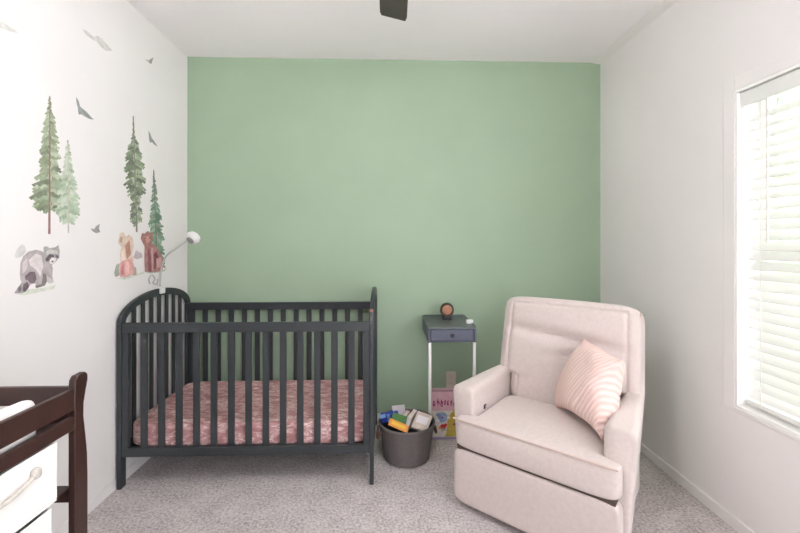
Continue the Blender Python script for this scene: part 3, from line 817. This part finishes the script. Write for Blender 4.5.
rac = [
    ((196, 194, 192), [(35, 195), (55, 145), (90, 108), (112, 122), (122, 160), (100, 192), (70, 212), (45, 212)], 0),
    ((200, 204, 190), [(40, 484), (120, 455), (250, 440), (348, 418), (330, 448), (200, 478), (100, 498)], 0),
    ((168, 158, 158), [(75, 330), (80, 250), (100, 200), (140, 165), (200, 150), (250, 165), (275, 200), (305, 240), (325, 290), (320, 350), (330, 395), (300, 405), (270, 380), (262, 350), (255, 420), (200, 435), (190, 400), (150, 420), (110, 470), (90, 460), (100, 410), (80, 380)], 1),
    ((206, 199, 197), [(140, 230), (195, 178), (238, 195), (250, 280), (228, 355), (195, 300), (150, 268)], 2),
    ((196, 186, 186), [(95, 250), (125, 215), (135, 270), (110, 320), (92, 330)], 2),
    ((158, 156, 152), [(255, 132), (272, 122), (300, 138), (345, 132), (366, 114), (376, 160), (373, 210), (350, 238), (320, 266), (285, 256), (262, 226), (257, 180)], 3),
    ((190, 186, 182), [(270, 160), (310, 150), (355, 155), (362, 180), (310, 178), (275, 190)], 4),
    ((88, 80, 84), [(266, 222), (296, 184), (330, 188), (336, 210), (310, 206), (292, 238), (274, 240)], 5),
    ((94, 86, 90), [(342, 190), (368, 194), (366, 216), (346, 212)], 5),
    ((214, 208, 204), [(300, 226), (320, 210), (346, 215), (340, 240), (320, 262), (300, 252)], 6),
    ((70, 64, 68), [(311, 234), (327, 234), (323, 247), (314, 247)], 7),
    ((112, 96, 102), [(112, 352), (150, 318), (188, 318), (198, 372), (182, 408), (150, 402), (120, 392)], 4),
    ((160, 150, 152), [(32, 482), (58, 440), (88, 400), (130, 378), (152, 410), (132, 452), (100, 478), (60, 482)], 4),
    ((100, 88, 94), [(98, 412), (128, 394), (142, 430), (112, 472), (94, 462)], 5),
    ((118, 108, 112), [(55, 445), (74, 422), (86, 448), (66, 476)], 5),
    ((122, 116, 110), [(250, 328), (272, 340), (278, 392), (262, 424), (200, 442), (190, 426), (240, 410)], 3),
    ((190, 186, 184), [(278, 350), (320, 372), (328, 400), (300, 408), (276, 388)], 4),
]
decal('raccoon_decal', 'grey raccoon decal walking low on the left wall', rac, origin=(10, 230), sc=7.61)
fawn = [
    ((198, 202, 188), [(78, 482), (200, 462), (305, 430), (292, 446), (150, 492)], 0),
    ((158, 164, 148), [(68, 442), (85, 380), (106, 368), (104, 462), (80, 472)], 1),
    ((206, 184, 168), [(100, 215), (112, 140), (140, 130), (158, 165), (182, 148), (210, 172), (218, 230), (205, 300), (220, 350), (120, 365), (114, 290), (124, 240)], 1),
    ((176, 148, 132), [(104, 205), (118, 160), (134, 170), (130, 215)], 2),
    ((170, 122, 108), [(150, 236), (184, 188), (196, 300), (166, 335)], 2),
    ((226, 206, 192), [(122, 290), (150, 250), (152, 340), (122, 352)], 2),
    ((210, 158, 154), [(104, 452), (110, 370), (140, 345), (200, 328), (218, 380), (208, 452), (160, 474), (120, 472)], 2),
    ((188, 120, 118), [(118, 400), (138, 356), (146, 452), (124, 460)], 3),
    ((226, 180, 176), [(150, 362), (178, 356), (182, 450), (154, 456)], 3),
    ((178, 158, 144), [(205, 385), (236, 400), (240, 452), (206, 462)], 1),
    ((186, 172, 176), [(215, 325), (236, 268), (278, 290), (288, 322), (240, 338)], 1),
]
decal('animal_decal', 'pale tan and pink sitting animal decal under the slim tall spruce', fawn, 'brown animal decals', origin=(105, 215), sc=7.61)
fox = [
    ((152, 106, 100), [(268, 178), (278, 138), (296, 142), (322, 122), (346, 140), (358, 132), (360, 172), (352, 212), (330, 252), (305, 252), (280, 205)], 2),
    ((164, 116, 114), [(298, 240), (350, 212), (398, 258), (430, 308), (444, 380), (432, 422), (370, 434), (300, 432), (296, 340)], 1),
    ((134, 82, 86), [(318, 255), (340, 255), (350, 432), (326, 432)], 2),
    ((186, 146, 140), [(344, 250), (362, 252), (366, 425), (352, 428)], 2),
    ((120, 70, 74), [(364, 300), (388, 276), (404, 330), (378, 412), (366, 410)], 3),
    ((202, 156, 154), [(384, 332), (420, 320), (436, 372), (420, 402), (390, 396)], 3),
    ((190, 144, 132), [(294, 165), (336, 162), (340, 198), (312, 216)], 3),
    ((92, 62, 62), [(296, 172), (306, 170), (306, 180), (297, 181)], 4), ((92, 62, 62), [(330, 168), (340, 168), (340, 178), (331, 178)], 4),
    ((170, 172, 160), [(296, 432), (440, 420), (470, 400), (450, 428), (340, 446)], 0),
]
fox = [(c, p, l + 9) for c, p, l in fox]
decal('animal_decal', 'reddish brown sitting animal decal beside the green small spruce', fox, 'brown animal decals', origin=(105, 215), sc=7.61, base=9)
def bird(label, pts, c, c2=None):
    pl = [(c, pts, 1)]
    return decal('bird_decal', label, pl, 'bird decals on the left wall')
BD = (138, 142, 140)
bird('dark bird decal with spread wings right of the tallest spruce tip', [(76, 97), (78.2, 100.5), (80, 106.5), (82.5, 108.8), (86, 111.5), (93.5, 119.6), (90, 119.2), (84.5, 116.2), (81.2, 114.2), (79, 114.6), (78, 111.5), (77.8, 108), (76.6, 103)], BD)
bird('small dark bird decal between the slim spruce and the green wall', [(148.4, 131), (150.2, 134), (151.6, 138), (153.6, 140.5), (157.4, 146.6), (154.8, 145), (151.8, 142), (150, 142.6), (149, 139), (148.8, 135)], BD)
bird('small grey bird decal between the raccoon and the brown animals', [(90.5, 228.6), (94, 229.2), (96, 226.5), (99.5, 223.8), (98.8, 228.4), (100, 232), (96.5, 233.2), (93.5, 232)], (138, 138, 134))
bird('tiny dark insect decal high on the left wall near the ceiling', [(145.5, 59.6), (149.2, 60.4), (150.6, 58.8), (153.6, 57.6), (152.4, 60.4), (151.4, 63.8), (149.4, 63.2), (148.4, 61.4)], (150, 148, 142))
bird('large faint grey bird decal gliding below the left ceiling edge', [(82.5, 29), (88, 31.8), (93, 36.6), (97.5, 35.8), (102, 38.6), (105.5, 43), (112.5, 50.6), (106.5, 51), (101, 46.6), (96.6, 41.4), (92.5, 39.4), (86, 34.4)], (196, 194, 188))
bird('faint grey bird decal at the far upper edge of the left wall', [(-6, 20), (2, 22), (6.5, 24.5), (10, 27), (14, 28.6), (18, 33), (12, 32), (6.5, 29.6), (1, 28.2), (-5, 26)], (200, 198, 192))

# ------------------------------------------------------------------ light
w = bpy.data.worlds.new('daylight_sky'); scene.world = w; w.use_nodes = True
bg = w.node_tree.nodes['Background']
bg.inputs[0].default_value = (.985, .975, 1.09, 1); bg.inputs[1].default_value = 5.4
sun = bpy.data.lights.new('sun', 'SUN'); sun.energy = 29; sun.angle = R(1.5); sun.color = (1, .99, 1.03)
so_ = bpy.data.objects.new('sun', sun); COL.objects.link(so_); so_.location = (-6, 5, 12)
so_.rotation_euler = Vector((.42, -.22, -1)).to_track_quat('-Z', 'Y').to_euler()
def portal(name, loc, rot, sx, sy):
    l = bpy.data.lights.new(name, 'AREA'); l.shape = 'RECTANGLE'; l.size = sx; l.size_y = sy; l.cycles.is_portal = True
    o = bpy.data.objects.new(name, l); COL.objects.link(o); o.location = loc; o.rotation_euler = rot
portal('daylight_portal', (XR + WT + .01, (WY0 + WY1) / 2, (WZ0 + WZ1) / 2), (0, R(90), 0), WZ1 - WZ0, WY1 - WY0)
portal('daylight_portal', ((RX0 + RX1) / 2, YF - WT - .01, (RZ0 + RZ1) / 2), (R(90), 0, 0), RX1 - RX0, RZ1 - RZ0)
portal('daylight_portal', (XR + WT + .01, (SY0 + SY1) / 2, (SZ0 + SZ1) / 2), (0, R(90), 0), SZ1 - SZ0, SY1 - SY0)

# ------------------------------------------------------------------ camera and view
cd = bpy.data.cameras.new('camera'); cam = bpy.data.objects.new('camera', cd); COL.objects.link(cam)
cd.sensor_width = 36; cd.lens = 18; cd.shift_y = -24.5 / 800; cd.clip_start = .02
cam.location = (0, 0, CAM_Z); cam.rotation_euler = (R(90), 0, -YAW)
scene.camera = cam
vs_ = scene.view_settings
scene.display_settings.display_device = 'sRGB'
vs_.view_transform = 'Standard'; vs_.look = 'None'; vs_.gamma = 1; vs_.use_curve_mapping = False; vs_.exposure = 1.02
scene.cycles.max_bounces = 12; scene.cycles.diffuse_bounces = 8; scene.cycles.use_denoising = True
